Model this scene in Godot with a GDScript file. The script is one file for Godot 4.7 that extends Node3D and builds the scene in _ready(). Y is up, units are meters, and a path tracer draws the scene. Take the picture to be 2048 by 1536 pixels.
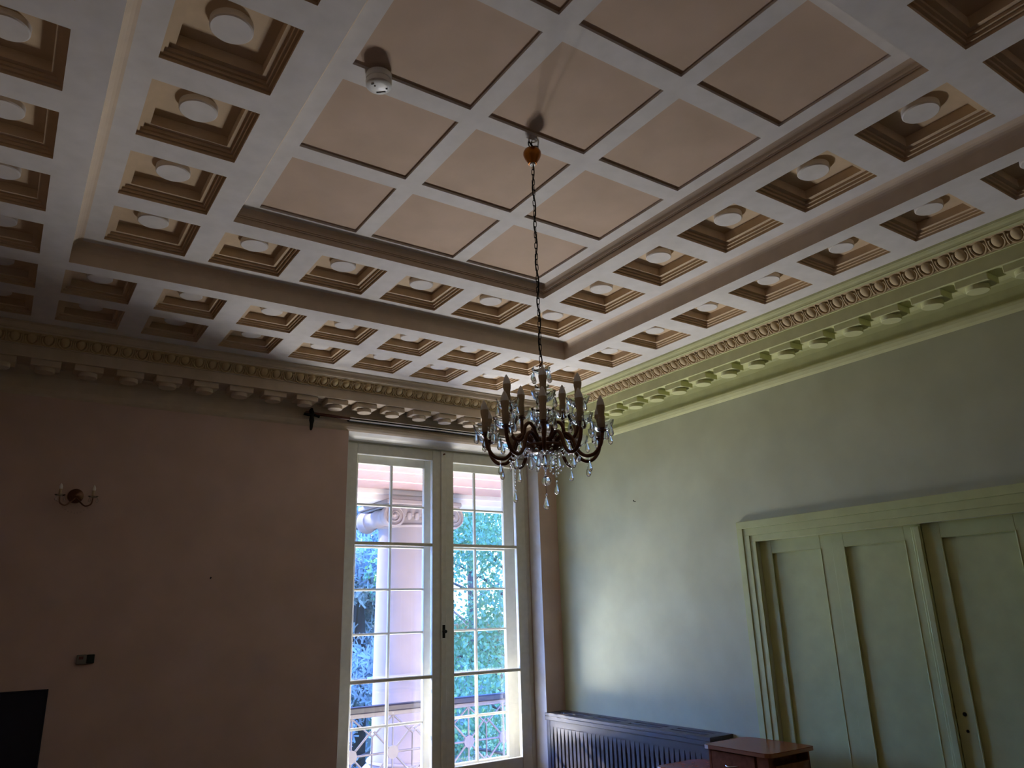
extends Node3D
# A dim panelled hall: coffered stucco ceiling, double casement window to a sunlit portico, crystal chandelier.

const W := 2.689            # half width of the room (right wall at +W)
const D := 3.46             # half depth of the room (window wall at -D)
const Y0 := 3.725           # outer soffit
const Y1 := 3.847           # inner soffit
const Y2 := 3.926           # underside of the ribs
const U := 0.55             # ceiling module
var taken := {}
var mats := {}
var tex := {}

# ---------------------------------------------------------------- mesh builder
class MB:
	var v := PackedVector3Array()
	var n := PackedVector3Array()
	func t(a: Vector3, b: Vector3, c: Vector3, na: Vector3, nb: Vector3, nc: Vector3) -> void:
		var f := (c - a).cross(b - a)
		if f.length_squared() < 1e-18:
			return
		if f.dot(na + nb + nc) < 0.0:
			v.append_array([a, c, b]); n.append_array([na, nc, nb])
		else:
			v.append_array([a, b, c]); n.append_array([na, nb, nc])
	func q(a: Vector3, b: Vector3, c: Vector3, d: Vector3, dir: Vector3) -> void:
		var m := (c - a).cross(d - b).normalized()
		if m.dot(dir) < 0.0:
			m = -m
		t(a, b, c, m, m, m); t(a, c, d, m, m, m)
	func qs(a: Vector3, b: Vector3, c: Vector3, d: Vector3, na: Vector3, nb: Vector3, nc: Vector3, nd: Vector3) -> void:
		t(a, b, c, na, nb, nc); t(a, c, d, na, nc, nd)
	func box(lo: Vector3, hi: Vector3, b := 0.0) -> void:
		var c := (lo + hi) * 0.5
		var h := (hi - lo) * 0.5
		for ax in 3:
			var a1 := (ax + 1) % 3
			var a2 := (ax + 2) % 3
			for s in [-1.0, 1.0]:
				var p := []
				for k in [[-1, -1], [1, -1], [1, 1], [-1, 1]]:
					var w := Vector3()
					w[ax] = s * h[ax]; w[a1] = k[0] * (h[a1] - b); w[a2] = k[1] * (h[a2] - b)
					p.append(c + w)
				var d := Vector3(); d[ax] = s
				q(p[0], p[1], p[2], p[3], d)
			if b > 0.0:
				for s1 in [-1.0, 1.0]:
					for s2 in [-1.0, 1.0]:
						var p0 := Vector3(); var p1 := Vector3(); var p2 := Vector3(); var p3 := Vector3()
						p0[ax] = -(h[ax] - b); p0[a1] = s1 * h[a1]; p0[a2] = s2 * (h[a2] - b)
						p1[ax] = -(h[ax] - b); p1[a1] = s1 * (h[a1] - b); p1[a2] = s2 * h[a2]
						p2 = p1; p2[ax] = h[ax] - b
						p3 = p0; p3[ax] = h[ax] - b
						var d := Vector3(); d[a1] = s1; d[a2] = s2
						q(c + p0, c + p1, c + p2, c + p3, d)
		if b > 0.0:
			for s0 in [-1.0, 1.0]:
				for s1 in [-1.0, 1.0]:
					for s2 in [-1.0, 1.0]:
						var sg := Vector3(s0, s1, s2)
						var a := c + Vector3(s0 * h.x, s1 * (h.y - b), s2 * (h.z - b))
						var e := c + Vector3(s0 * (h.x - b), s1 * h.y, s2 * (h.z - b))
						var f := c + Vector3(s0 * (h.x - b), s1 * (h.y - b), s2 * h.z)
						t(a, e, f, sg.normalized(), sg.normalized(), sg.normalized())
	# profile of (radius, height), from the bottom up the outside; scallop waves the rim
	func lathe(prof: Array, segs: int, xf := Transform3D(), scallop := 0.0, waves := 8) -> void:
		var sn := []
		for j in prof.size() - 1:
			var e: Vector2 = prof[j + 1] - prof[j]
			sn.append(Vector2(e.y, -e.x).normalized())
		for j in prof.size() - 1:
			var n0: Vector2 = sn[j]
			var n1: Vector2 = sn[j]
			if j > 0 and sn[j - 1].dot(sn[j]) > 0.8:
				n0 = (sn[j - 1] + sn[j]).normalized()
			if j < sn.size() - 1 and sn[j + 1].dot(sn[j]) > 0.8:
				n1 = (sn[j + 1] + sn[j]).normalized()
			for i in segs:
				var a0 := TAU * i / segs
				var a1 := TAU * (i + 1) / segs
				var k0 := 1.0 + scallop * cos(a0 * waves)
				var k1 := 1.0 + scallop * cos(a1 * waves)
				var d0 := Vector3(cos(a0), 0, sin(a0))
				var d1 := Vector3(cos(a1), 0, sin(a1))
				var pa: Vector3 = xf * (d0 * (prof[j].x * k0) + Vector3(0, prof[j].y, 0))
				var pb: Vector3 = xf * (d1 * (prof[j].x * k1) + Vector3(0, prof[j].y, 0))
				var pc: Vector3 = xf * (d1 * (prof[j + 1].x * k1) + Vector3(0, prof[j + 1].y, 0))
				var pd: Vector3 = xf * (d0 * (prof[j + 1].x * k0) + Vector3(0, prof[j + 1].y, 0))
				qs(pa, pb, pc, pd, (xf.basis * (d0 * n0.x + Vector3(0, n0.y, 0))).normalized(), (xf.basis * (d1 * n0.x + Vector3(0, n0.y, 0))).normalized(), (xf.basis * (d1 * n1.x + Vector3(0, n1.y, 0))).normalized(), (xf.basis * (d0 * n1.x + Vector3(0, n1.y, 0))).normalized())
	func ball(c: Vector3, r: float, segs := 10, rings := 6) -> void:
		var p := []
		for i in rings + 1:
			var a := -PI / 2 + PI * i / rings
			p.append(Vector2(maxf(cos(a) * r, 0.0), sin(a) * r))
		lathe(p, segs, Transform3D(Basis(), c))
	func tube(pts: Array, rad: Array, sides := 8, closed := false) -> void:
		var m := pts.size()
		var up := Vector3(0, 0, 1)
		var fr := []
		for i in m:
			var a: Vector3 = pts[(i - 1 + m) % m] if closed or i > 0 else pts[i]
			var b: Vector3 = pts[(i + 1) % m] if closed or i < m - 1 else pts[i]
			var tg := (b - a).normalized()
			if absf(tg.dot(up)) > 0.95:
				up = Vector3(1, 0, 0) if absf(tg.x) < 0.8 else Vector3(0, 1, 0)
			var x := up.cross(tg).normalized()
			up = tg.cross(x).normalized()
			fr.append([x, up, tg])
		for i in (m if closed else m - 1):
			var k := (i + 1) % m
			for s in sides:
				var a0 := TAU * s / sides
				var a1 := TAU * (s + 1) / sides
				var p: Vector3 = fr[i][0] * cos(a0) + fr[i][1] * sin(a0)
				var r: Vector3 = fr[i][0] * cos(a1) + fr[i][1] * sin(a1)
				var p2: Vector3 = fr[k][0] * cos(a0) + fr[k][1] * sin(a0)
				var r2: Vector3 = fr[k][0] * cos(a1) + fr[k][1] * sin(a1)
				qs(pts[i] + p * rad[i], pts[i] + r * rad[i], pts[k] + r2 * rad[k], pts[k] + p2 * rad[k], p, r, r2, p2)
		if not closed:
			for e in [0, m - 1]:
				var tg: Vector3 = fr[e][2] * (-1.0 if e == 0 else 1.0)
				for s in sides:
					var a0 := TAU * s / sides
					var a1 := TAU * (s + 1) / sides
					t(pts[e], pts[e] + (fr[e][0] * cos(a0) + fr[e][1] * sin(a0)) * rad[e], pts[e] + (fr[e][0] * cos(a1) + fr[e][1] * sin(a1)) * rad[e], tg, tg, tg)
	# convex outline (local x, y) pushed along local z
	func prism(o: Array, z0: float, z1: float, xf := Transform3D()) -> void:
		var c := Vector2()
		for p in o: c += p
		c /= o.size()
		for i in o.size():
			var a: Vector2 = o[i]
			var b: Vector2 = o[(i + 1) % o.size()]
			var mid := (a + b) * 0.5 - c
			q(xf * Vector3(a.x, a.y, z0), xf * Vector3(b.x, b.y, z0), xf * Vector3(b.x, b.y, z1), xf * Vector3(a.x, a.y, z1), xf.basis * Vector3(mid.x, mid.y, 0))
			for z in [z0, z1]:
				var d := xf.basis * Vector3(0, 0, 1.0 if z == maxf(z0, z1) else -1.0)
				t(xf * Vector3(c.x, c.y, z), xf * Vector3(a.x, a.y, z), xf * Vector3(b.x, b.y, z), d, d, d)
	# a band between two rectangular loops of half sizes h0, h1 (sides: 0 back, 1 right, 2 front, 3 left)
	func loop(h0: Vector2, y0: float, h1: Vector2, y1: float, sides: Array, down := 1.0) -> void:
		var sg := [Vector2(-1, -1), Vector2(1, -1), Vector2(1, 1), Vector2(-1, 1)]
		for s in sides:
			var a: Vector2 = sg[s]
			var b: Vector2 = sg[(s + 1) % 4]
			var mid := (a + b) * 0.5
			q(Vector3(a.x * h0.x, y0, a.y * h0.y), Vector3(b.x * h0.x, y0, b.y * h0.y), Vector3(b.x * h1.x, y1, b.y * h1.y), Vector3(a.x * h1.x, y1, a.y * h1.y), Vector3(-mid.x, -0.7 * down, -mid.y))
	# a horizontal sheet facing down with rectangular holes [x0, z0, x1, z1]
	func lattice(r: Array, y: float, holes: Array) -> void:
		var xs := [r[0], r[2]]
		var zs := [r[1], r[3]]
		for h in holes:
			xs.append_array([h[0], h[2]]); zs.append_array([h[1], h[3]])
		xs.sort(); zs.sort()
		for i in xs.size() - 1:
			for j in zs.size() - 1:
				if xs[i + 1] - xs[i] < 1e-5 or zs[j + 1] - zs[j] < 1e-5:
					continue
				var cx: float = (xs[i] + xs[i + 1]) / 2
				var cz: float = (zs[j] + zs[j + 1]) / 2
				var free := true
				for h in holes:
					if cx > h[0] and cx < h[2] and cz > h[1] and cz < h[3]:
						free = false
				if free:
					q(Vector3(xs[i], y, zs[j]), Vector3(xs[i + 1], y, zs[j]), Vector3(xs[i + 1], y, zs[j + 1]), Vector3(xs[i], y, zs[j + 1]), Vector3.DOWN)
	func mesh() -> ArrayMesh:
		var a := []
		a.resize(Mesh.ARRAY_MAX)
		a[Mesh.ARRAY_VERTEX] = v; a[Mesh.ARRAY_NORMAL] = n
		var m := ArrayMesh.new()
		m.add_surface_from_arrays(Mesh.PRIMITIVE_TRIANGLES, a)
		return m

# ---------------------------------------------------------------- nodes
func numbered(called: String) -> String:
	var k: int = taken.get(called, 0)
	taken[called] = k + 1
	return called if k == 0 else "%s_%03d" % [called, k]

func thing(called: String, label: String, category: String, at := Vector3.ZERO, group := "") -> Node3D:
	var o := Node3D.new()
	o.name = numbered(called)
	add_child(o)
	o.position = at
	o.set_meta("label", label); o.set_meta("category", category)
	if group: o.set_meta("group", group)
	return o

func setting(called: String, label := "") -> Node3D:
	var o := Node3D.new()
	o.name = called
	add_child(o)
	o.set_meta("kind", "structure")
	if label: o.set_meta("label", label)
	return o

func put(parent: Node3D, called: String, m: Mesh, mat: Material, at := Transform3D()) -> MeshInstance3D:
	var o := MeshInstance3D.new()
	o.name = called
	o.mesh = m
	o.material_override = mat
	o.transform = at
	parent.add_child(o, true)
	return o

func slab(called: String, boxes: Array, mat: Material, label := "") -> MeshInstance3D:
	var b := MB.new()
	for x in boxes: b.box(x[0], x[1])
	var o := put(self, called, b.mesh(), mat)
	o.set_meta("kind", "structure")
	if label: o.set_meta("label", label)
	return o

func bx(lo: Vector3, hi: Vector3, b := 0.0) -> ArrayMesh:
	var m := MB.new()
	m.box(lo, hi, b)
	return m.mesh()

func smooth(p: Array, per := 6) -> Array:
	var out := []
	for i in p.size() - 1:
		var a: Vector3 = p[maxi(i - 1, 0)]
		var b: Vector3 = p[i]
		var c: Vector3 = p[i + 1]
		var d: Vector3 = p[mini(i + 2, p.size() - 1)]
		for k in per:
			out.append(b.cubic_interpolate(c, a, d, float(k) / per))
	out.append(p[-1])
	return out

func same(r: float, k: int) -> Array:
	var a := []
	a.resize(k); a.fill(r)
	return a

# ---------------------------------------------------------------- materials
func noise(called: String, lo: Color, hi: Color, freq: float, seed_: int, octaves := 4) -> NoiseTexture2D:
	if tex.has(called): return tex[called]
	var f := FastNoiseLite.new()
	f.seed = seed_; f.frequency = freq; f.fractal_octaves = octaves
	var g := Gradient.new()
	g.set_color(0, lo); g.set_color(1, hi)
	var t := NoiseTexture2D.new()
	t.width = 512; t.height = 512; t.seamless = true; t.noise = f; t.color_ramp = g
	tex[called] = t
	return t

func paint(called: String, c: Color, rough := 0.8, metal := 0.0, map: Texture2D = null, scale := 1.0) -> StandardMaterial3D:
	if mats.has(called): return mats[called]
	var m := StandardMaterial3D.new()
	m.albedo_color = c; m.roughness = rough; m.metallic = metal
	if map:
		m.albedo_texture = map
		m.uv1_triplanar = true; m.uv1_world_triplanar = true
		m.uv1_scale = Vector3.ONE * scale
	mats[called] = m
	return m

func make_materials() -> void:
	var plaster := noise("plaster", Color(0.94, 0.94, 0.935), Color(1, 1, 1), 0.02, 3)
	var stain := noise("stain", Color(0.93, 0.93, 0.92), Color(1, 1, 1), 0.012, 8, 5)
	paint("soffit", Color(0.868, 0.85, 0.838), 0.85, 0, plaster, 0.7)
	paint("coffer", Color(0.83, 0.735, 0.61), 0.8, 0, plaster, 0.9)
	paint("panel", Color(0.80, 0.70, 0.615), 0.85, 0, stain, 0.5)
	paint("face", Color(0.85, 0.775, 0.69), 0.85, 0, plaster, 0.7)
	paint("cornice", Color(0.825, 0.83, 0.62), 0.8, 0, plaster, 0.8)
	paint("cornice_pink", Color(0.82, 0.755, 0.67), 0.8, 0, plaster, 0.8)
	paint("egg", Color(0.79, 0.70, 0.54), 0.75, 0, plaster, 1.4)
	paint("wall_pink", Color(0.83, 0.725, 0.675), 0.9, 0, stain, 0.35)
	paint("wall_green", Color(0.80, 0.82, 0.69), 0.9, 0, stain, 0.35)
	paint("door", Color(0.80, 0.83, 0.57), 0.55, 0, plaster, 0.6)
	paint("sash", Color(0.84, 0.83, 0.77), 0.5, 0, plaster, 1.2)
	paint("reveal", Color(0.88, 0.87, 0.85), 0.4, 0, plaster, 0.8)
	paint("floorwood", Color(0.42, 0.28, 0.21), 0.4, 0, noise("grain", Color(0.75, 0.7, 0.68), Color(1, 1, 1), 0.03, 5), 1.0)
	paint("radiator", Color(0.30, 0.29, 0.31), 0.45, 0, plaster, 1.5)
	paint("black", Color(0.03, 0.03, 0.03), 0.8)
	paint("ironblack", Color(0.06, 0.055, 0.055), 0.5, 0.6)
	paint("wood_red", Color(0.60, 0.36, 0.225), 0.27, 0, noise("redgrain", Color(0.82, 0.76, 0.74), Color(1, 1, 1), 0.025, 12), 1.3)
	paint("wood_edge", Color(0.63, 0.41, 0.25), 0.35)
	paint("wood_pole", Color(0.33, 0.15, 0.10), 0.5)
	paint("chrome", Color(0.85, 0.85, 0.86), 0.2, 1.0)
	paint("alu", Color(0.85, 0.86, 0.88), 0.3, 0.8)
	paint("bronze", Color(0.44, 0.30, 0.22), 0.28, 0.45)
	paint("brass", Color(0.62, 0.38, 0.13), 0.3, 0.85)
	paint("sleeve", Color(0.74, 0.66, 0.53), 0.6)
	paint("white_plastic", Color(0.87, 0.87, 0.86), 0.4)
	paint("grey_plastic", Color(0.35, 0.35, 0.36), 0.5)
	paint("navy", Color(0.03, 0.04, 0.15), 0.7)
	paint("plaque_green", Color(0.03, 0.12, 0.10), 0.4)
	paint("plaque_grey", Color(0.45, 0.43, 0.40), 0.5)
	paint("stone", Color(0.60, 0.545, 0.525), 0.8, 0, plaster, 0.6)
	paint("stone_pale", Color(0.90, 0.87, 0.83), 0.8, 0, plaster, 0.6)
	paint("board", Color(0.70, 0.575, 0.545), 0.75, 0, plaster, 0.8)
	paint("board_joint", Color(0.95, 0.93, 0.9), 0.8)
	paint("terrace", Color(0.62, 0.61, 0.60), 0.85, 0, stain, 0.6)
	paint("handrail", Color(0.09, 0.07, 0.09), 0.5)
	paint("railing", Color(0.36, 0.34, 0.335), 0.6)
	paint("lawn", Color(0.26, 0.36, 0.14), 0.95, 0, stain, 0.3)
	paint("bark", Color(0.30, 0.25, 0.20), 0.9)
	var bulb := paint("bulb", Color(0.90, 0.89, 0.86), 0.35)
	bulb.clearcoat_enabled = true; bulb.clearcoat = 0.4
	var pane := paint("pane", Color(0.16, 0.20, 0.20, 0.04), 0.02)
	pane.transparency = BaseMaterial3D.TRANSPARENCY_ALPHA
	var glass := paint("crystal", Color(0.97, 0.98, 0.98, 0.0), 0.01)
	glass.refraction_enabled = true; glass.refraction_scale = 0.05
	for k in [["leaf_green", Color(0.36, 0.47, 0.30), Color(0.42, 0.55, 0.28)], ["leaf_blue", Color(0.60, 0.62, 0.58), Color(0.46, 0.50, 0.48)]]:
		var m := paint(k[0], k[1], 0.6)
		m.backlight_enabled = true; m.backlight = k[2]
		m.cull_mode = BaseMaterial3D.CULL_DISABLED

# ---------------------------------------------------------------- build
func _ready() -> void:
	# camera, sky, sun, exposure
	var cam := Camera3D.new()
	cam.name = "camera"
	cam.projection = Camera3D.PROJECTION_PERSPECTIVE
	cam.fov = 54.386
	cam.near = 0.05; cam.far = 300.0
	var yaw := -0.5972; var pitch := 0.2962; var roll := -0.0294
	cam.basis = Basis(Vector3.UP, yaw) * Basis(Vector3.RIGHT, pitch) * Basis(Vector3.BACK, roll)
	cam.position = Vector3(-1.8213, 1.8, 2.453)
	add_child(cam)
	cam.current = true
	var we := WorldEnvironment.new()
	we.name = "environment"
	var env := Environment.new()
	env.background_mode = Environment.BG_SKY
	var sky := Sky.new()
	var sm := ProceduralSkyMaterial.new()
	sm.sky_top_color = Color(0.26, 0.47, 0.98); sm.sky_horizon_color = Color(0.56, 0.75, 1.0)
	sm.ground_bottom_color = Color(0.30, 0.33, 0.28); sm.ground_horizon_color = Color(0.62, 0.66, 0.66)
	sm.sky_energy_multiplier = 1.4
	sm.ground_energy_multiplier = 0.3
	sky.sky_material = sm
	env.sky = sky
	env.tonemap_mode = Environment.TONE_MAPPER_LINEAR
	env.tonemap_exposure = 13.0
	env.sdfgi_enabled = true; env.ssao_enabled = true; env.ssil_enabled = true
	we.environment = env
	add_child(we)
	var sun := DirectionalLight3D.new()
	sun.name = "sun"
	sun.light_color = Color(1.0, 0.97, 0.93)
	sun.light_energy = 0.34
	sun.light_angular_distance = 0.6
	sun.shadow_enabled = true
	sun.sky_mode = DirectionalLight3D.SKY_MODE_LIGHT_ONLY
	var el := deg_to_rad(31.0)
	var to_sun := Vector3(-0.45 * cos(el), sin(el), -0.89 * cos(el)).normalized()
	sun.basis = Basis.looking_at(-to_sun, Vector3.UP)
	add_child(sun)
	# added fill light, strengthening the upward bounce from the sunlit balcony floor
	var bounce_fill := AreaLight3D.new()
	bounce_fill.name = "added_balcony_fill"
	bounce_fill.area_size = Vector2(1.2, 0.6)
	bounce_fill.light_color = Color(1.0, 0.985, 0.965)
	bounce_fill.light_energy = 3.75
	bounce_fill.area_range = 30.0
	bounce_fill.shadow_enabled = true
	bounce_fill.position = Vector3(2.1, 0.14, -4.55)
	bounce_fill.basis = Basis.looking_at(Vector3(0, 0.6, 0.8), Vector3.UP)
	add_child(bounce_fill)

	make_materials()
	build_shell()
	build_ceiling()
	build_cornice()
	build_window()
	build_door()
	build_outside()
	build_radiator_cover()
	build_drawer_units()
	build_chandelier()
	build_wall_things()

func build_shell() -> void:
	slab("floor", [[Vector3(-W - 0.3, -0.25, -D - 0.5), Vector3(W + 0.3, 0, D + 0.3)]], mats.floorwood, "reddish brown wooden floor")
	slab("wall_back", [[Vector3(-W - 0.3, 0, -D - 0.5), Vector3(0.503, 4.3, -D)], [Vector3(2.478, 0, -D - 0.5), Vector3(W + 0.3, 4.3, -D)], [Vector3(0.503, 3.323, -D - 0.5), Vector3(2.478, 4.3, -D)]], mats.wall_pink, "pale pinkish plaster wall round the tall window")
	slab("wall_right", [[Vector3(W, 0, -D), Vector3(W + 0.3, 4.3, -1.114)], [Vector3(W, 0, 1.19), Vector3(W + 0.3, 4.3, D)], [Vector3(W, 2.236, -1.114), Vector3(W + 0.3, 4.3, 1.19)]], mats.wall_green, "pale greenish cream plaster wall with the folding door")
	slab("wall_left", [[Vector3(-W - 0.3, 0, -D), Vector3(-W, 4.3, D)]], mats.wall_pink)
	slab("wall_front", [[Vector3(-W - 0.3, 0, D), Vector3(W + 0.3, 4.3, D + 0.3)]], mats.wall_pink)
	slab("baseboard_back", [[Vector3(-W, 0, -D), Vector3(0.503, 0.14, -D + 0.018)]], mats.sash)

func build_ceiling() -> void:
	var root := setting("ceiling", "coffered stucco ceiling in stepped rings round a panelled centre")
	var B := Vector2(1.730, 2.0136)          # beam ring
	var R := Vector2(1.0295, 1.3258)         # centre recess
	put(root, "ceiling_slab", bx(Vector3(-W, 4.06, -D), Vector3(W, 4.3, D)), mats.soffit)
	# coffers
	var a := 0.2101
	var oa := 0.1845
	var inner := []
	for i in 6:
		for j in 7:
			if i == 0 or i == 5 or j == 0 or j == 6:
				inner.append(Vector2((i - 2.5) * U, (j - 3) * 1.0157 * U))
	var cols := [-3.735, -2.8236, -1.8886, -0.9536, -0.0186, 0.9164, 1.8514, 2.7864, 3.69]
	var outer := []
	for zz in [-5.11, -4.2022, 4.2022, 5.11]:
		for c in cols: outer.append(Vector2(c * U, zz * U))
	for k in 8:
		for c in [cols[0], 3.681]: outer.append(Vector2(c * U, (-3.258 + 0.9364 * k) * U))
	var hi := []
	for c in inner: hi.append([c.x - a, c.y - a, c.x + a, c.y + a])
	var ho := []
	for c in outer: ho.append([c.x - oa, c.y - oa, c.x + oa, c.y + oa])
	var so := MB.new()
	ho.append([-B.x, -B.y, B.x, B.y])
	so.lattice([-W + 0.35, -D + 0.35, W - 0.35, D - 0.35], Y0, ho)
	put(root, "outer_soffit", so.mesh(), mats.soffit)
	var si := MB.new()
	hi.append([-R.x, -R.y, R.x, R.y])
	si.lattice([-B.x, -B.y, B.x, B.y], Y1, hi)
	put(root, "inner_soffit", si.mesh(), mats.soffit)
	for pair in [[inner, a, Y1, 1.0], [outer, oa, Y0, 0.88]]:
		var k: float = pair[3]
		var st := [[0.0, 0.0], [0.0, 0.016], [0.012, 0.016], [0.012, 0.030], [0.024, 0.030], [0.024, 0.044], [0.048, 0.044], [0.048, 0.095]]
		var m := MB.new()
		var h: float = pair[1]
		for j in st.size() - 1:
			m.loop(Vector2.ONE * (h - st[j][0] * k), st[j][1] * k, Vector2.ONE * (h - st[j + 1][0] * k), st[j + 1][1] * k, [0, 1, 2, 3])
		var e := h - 0.048 * k
		m.q(Vector3(-e, 0.095 * k, -e), Vector3(e, 0.095 * k, -e), Vector3(e, 0.095 * k, e), Vector3(-e, 0.095 * k, e), Vector3.DOWN)
		var cm := m.mesh()
		var d := MB.new()
		var r := 0.079 * k
		d.lathe([Vector2(0, 0.064 * k), Vector2(r - 0.005, 0.064 * k), Vector2(r, 0.069 * k), Vector2(r, 0.095 * k)], 40)
		var dm := d.mesh()
		for c in pair[0]:
			var o := put(root, "coffer", cm, mats.coffer, Transform3D(Basis(), Vector3(c.x, pair[2], c.y)))
			put(o, "round_boss", dm, mats.soffit)
	# beam faces between the rings, with a small cove under the inner soffit
	var all := [0, 1, 2, 3]
	var bf := MB.new()
	bf.loop(B, Y0, B, Y1 - 0.050, all)
	for j in 6:
		var t0 := PI / 2 * j / 6.0
		var t1 := PI / 2 * (j + 1) / 6.0
		bf.loop(B - Vector2.ONE * 0.05 * (1.0 - cos(t0)), Y1 - 0.050 + 0.0497 * sin(t0), B - Vector2.ONE * 0.05 * (1.0 - cos(t1)), Y1 - 0.050 + 0.0497 * sin(t1), all)
	put(root, "beam_face", bf.mesh(), mats.face)
	# moulded frame of the centre recess
	var rf := MB.new()
	var pr := [[0.0, Y1], [0.0, Y1 + 0.034], [0.007, Y1 + 0.034], [0.007, Y1 + 0.042], [0.014, Y1 + 0.042], [0.014, Y1 + 0.049], [0.018, Y1 + 0.060], [0.026, Y1 + 0.070], [0.034, Y2]]
	for j in pr.size() - 1:
		rf.loop(R - Vector2.ONE * pr[j][0], pr[j][1], R - Vector2.ONE * pr[j + 1][0], pr[j + 1][1], all)
	put(root, "recess_moulding", rf.mesh(), mats.face)
	# ribs and the twelve panels between them
	var cells := []
	var rb := MB.new()
	for i in 3:
		for j in 4:
			var c := Vector2((i - 1) * 1.1683 * U, (j - 1.5) * 1.1787 * U)
			var h := Vector2(0.4999 * U, 0.4966 * U)
			cells.append([c.x - h.x, c.y - h.y, c.x + h.x, c.y + h.y])
			for s in [[Vector3(c.x - h.x, 0, c.y - h.y), Vector3(c.x + h.x, 0, c.y - h.y), Vector3(0, 0, 1)], [Vector3(c.x + h.x, 0, c.y - h.y), Vector3(c.x + h.x, 0, c.y + h.y), Vector3(-1, 0, 0)], [Vector3(c.x + h.x, 0, c.y + h.y), Vector3(c.x - h.x, 0, c.y + h.y), Vector3(0, 0, -1)], [Vector3(c.x - h.x, 0, c.y + h.y), Vector3(c.x - h.x, 0, c.y - h.y), Vector3(1, 0, 0)]]:
				var lo := Vector3(0, Y2, 0)
				var up := Vector3(0, Y2 + 0.026, 0)
				rb.q(s[0] + lo, s[1] + lo, s[1] + up, s[0] + up, s[2])
			put(root, "ceiling_panel", bx(Vector3(c.x - h.x - 0.02, Y2 + 0.014, c.y - h.y - 0.02), Vector3(c.x + h.x + 0.02, Y2 + 0.03, c.y + h.y + 0.02)), mats.panel)
	rb.lattice([-R.x + 0.034, -R.y + 0.034, R.x - 0.034, R.y - 0.034], Y2, cells)
	put(root, "rib_grid", rb.mesh(), mats.soffit)

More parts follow.
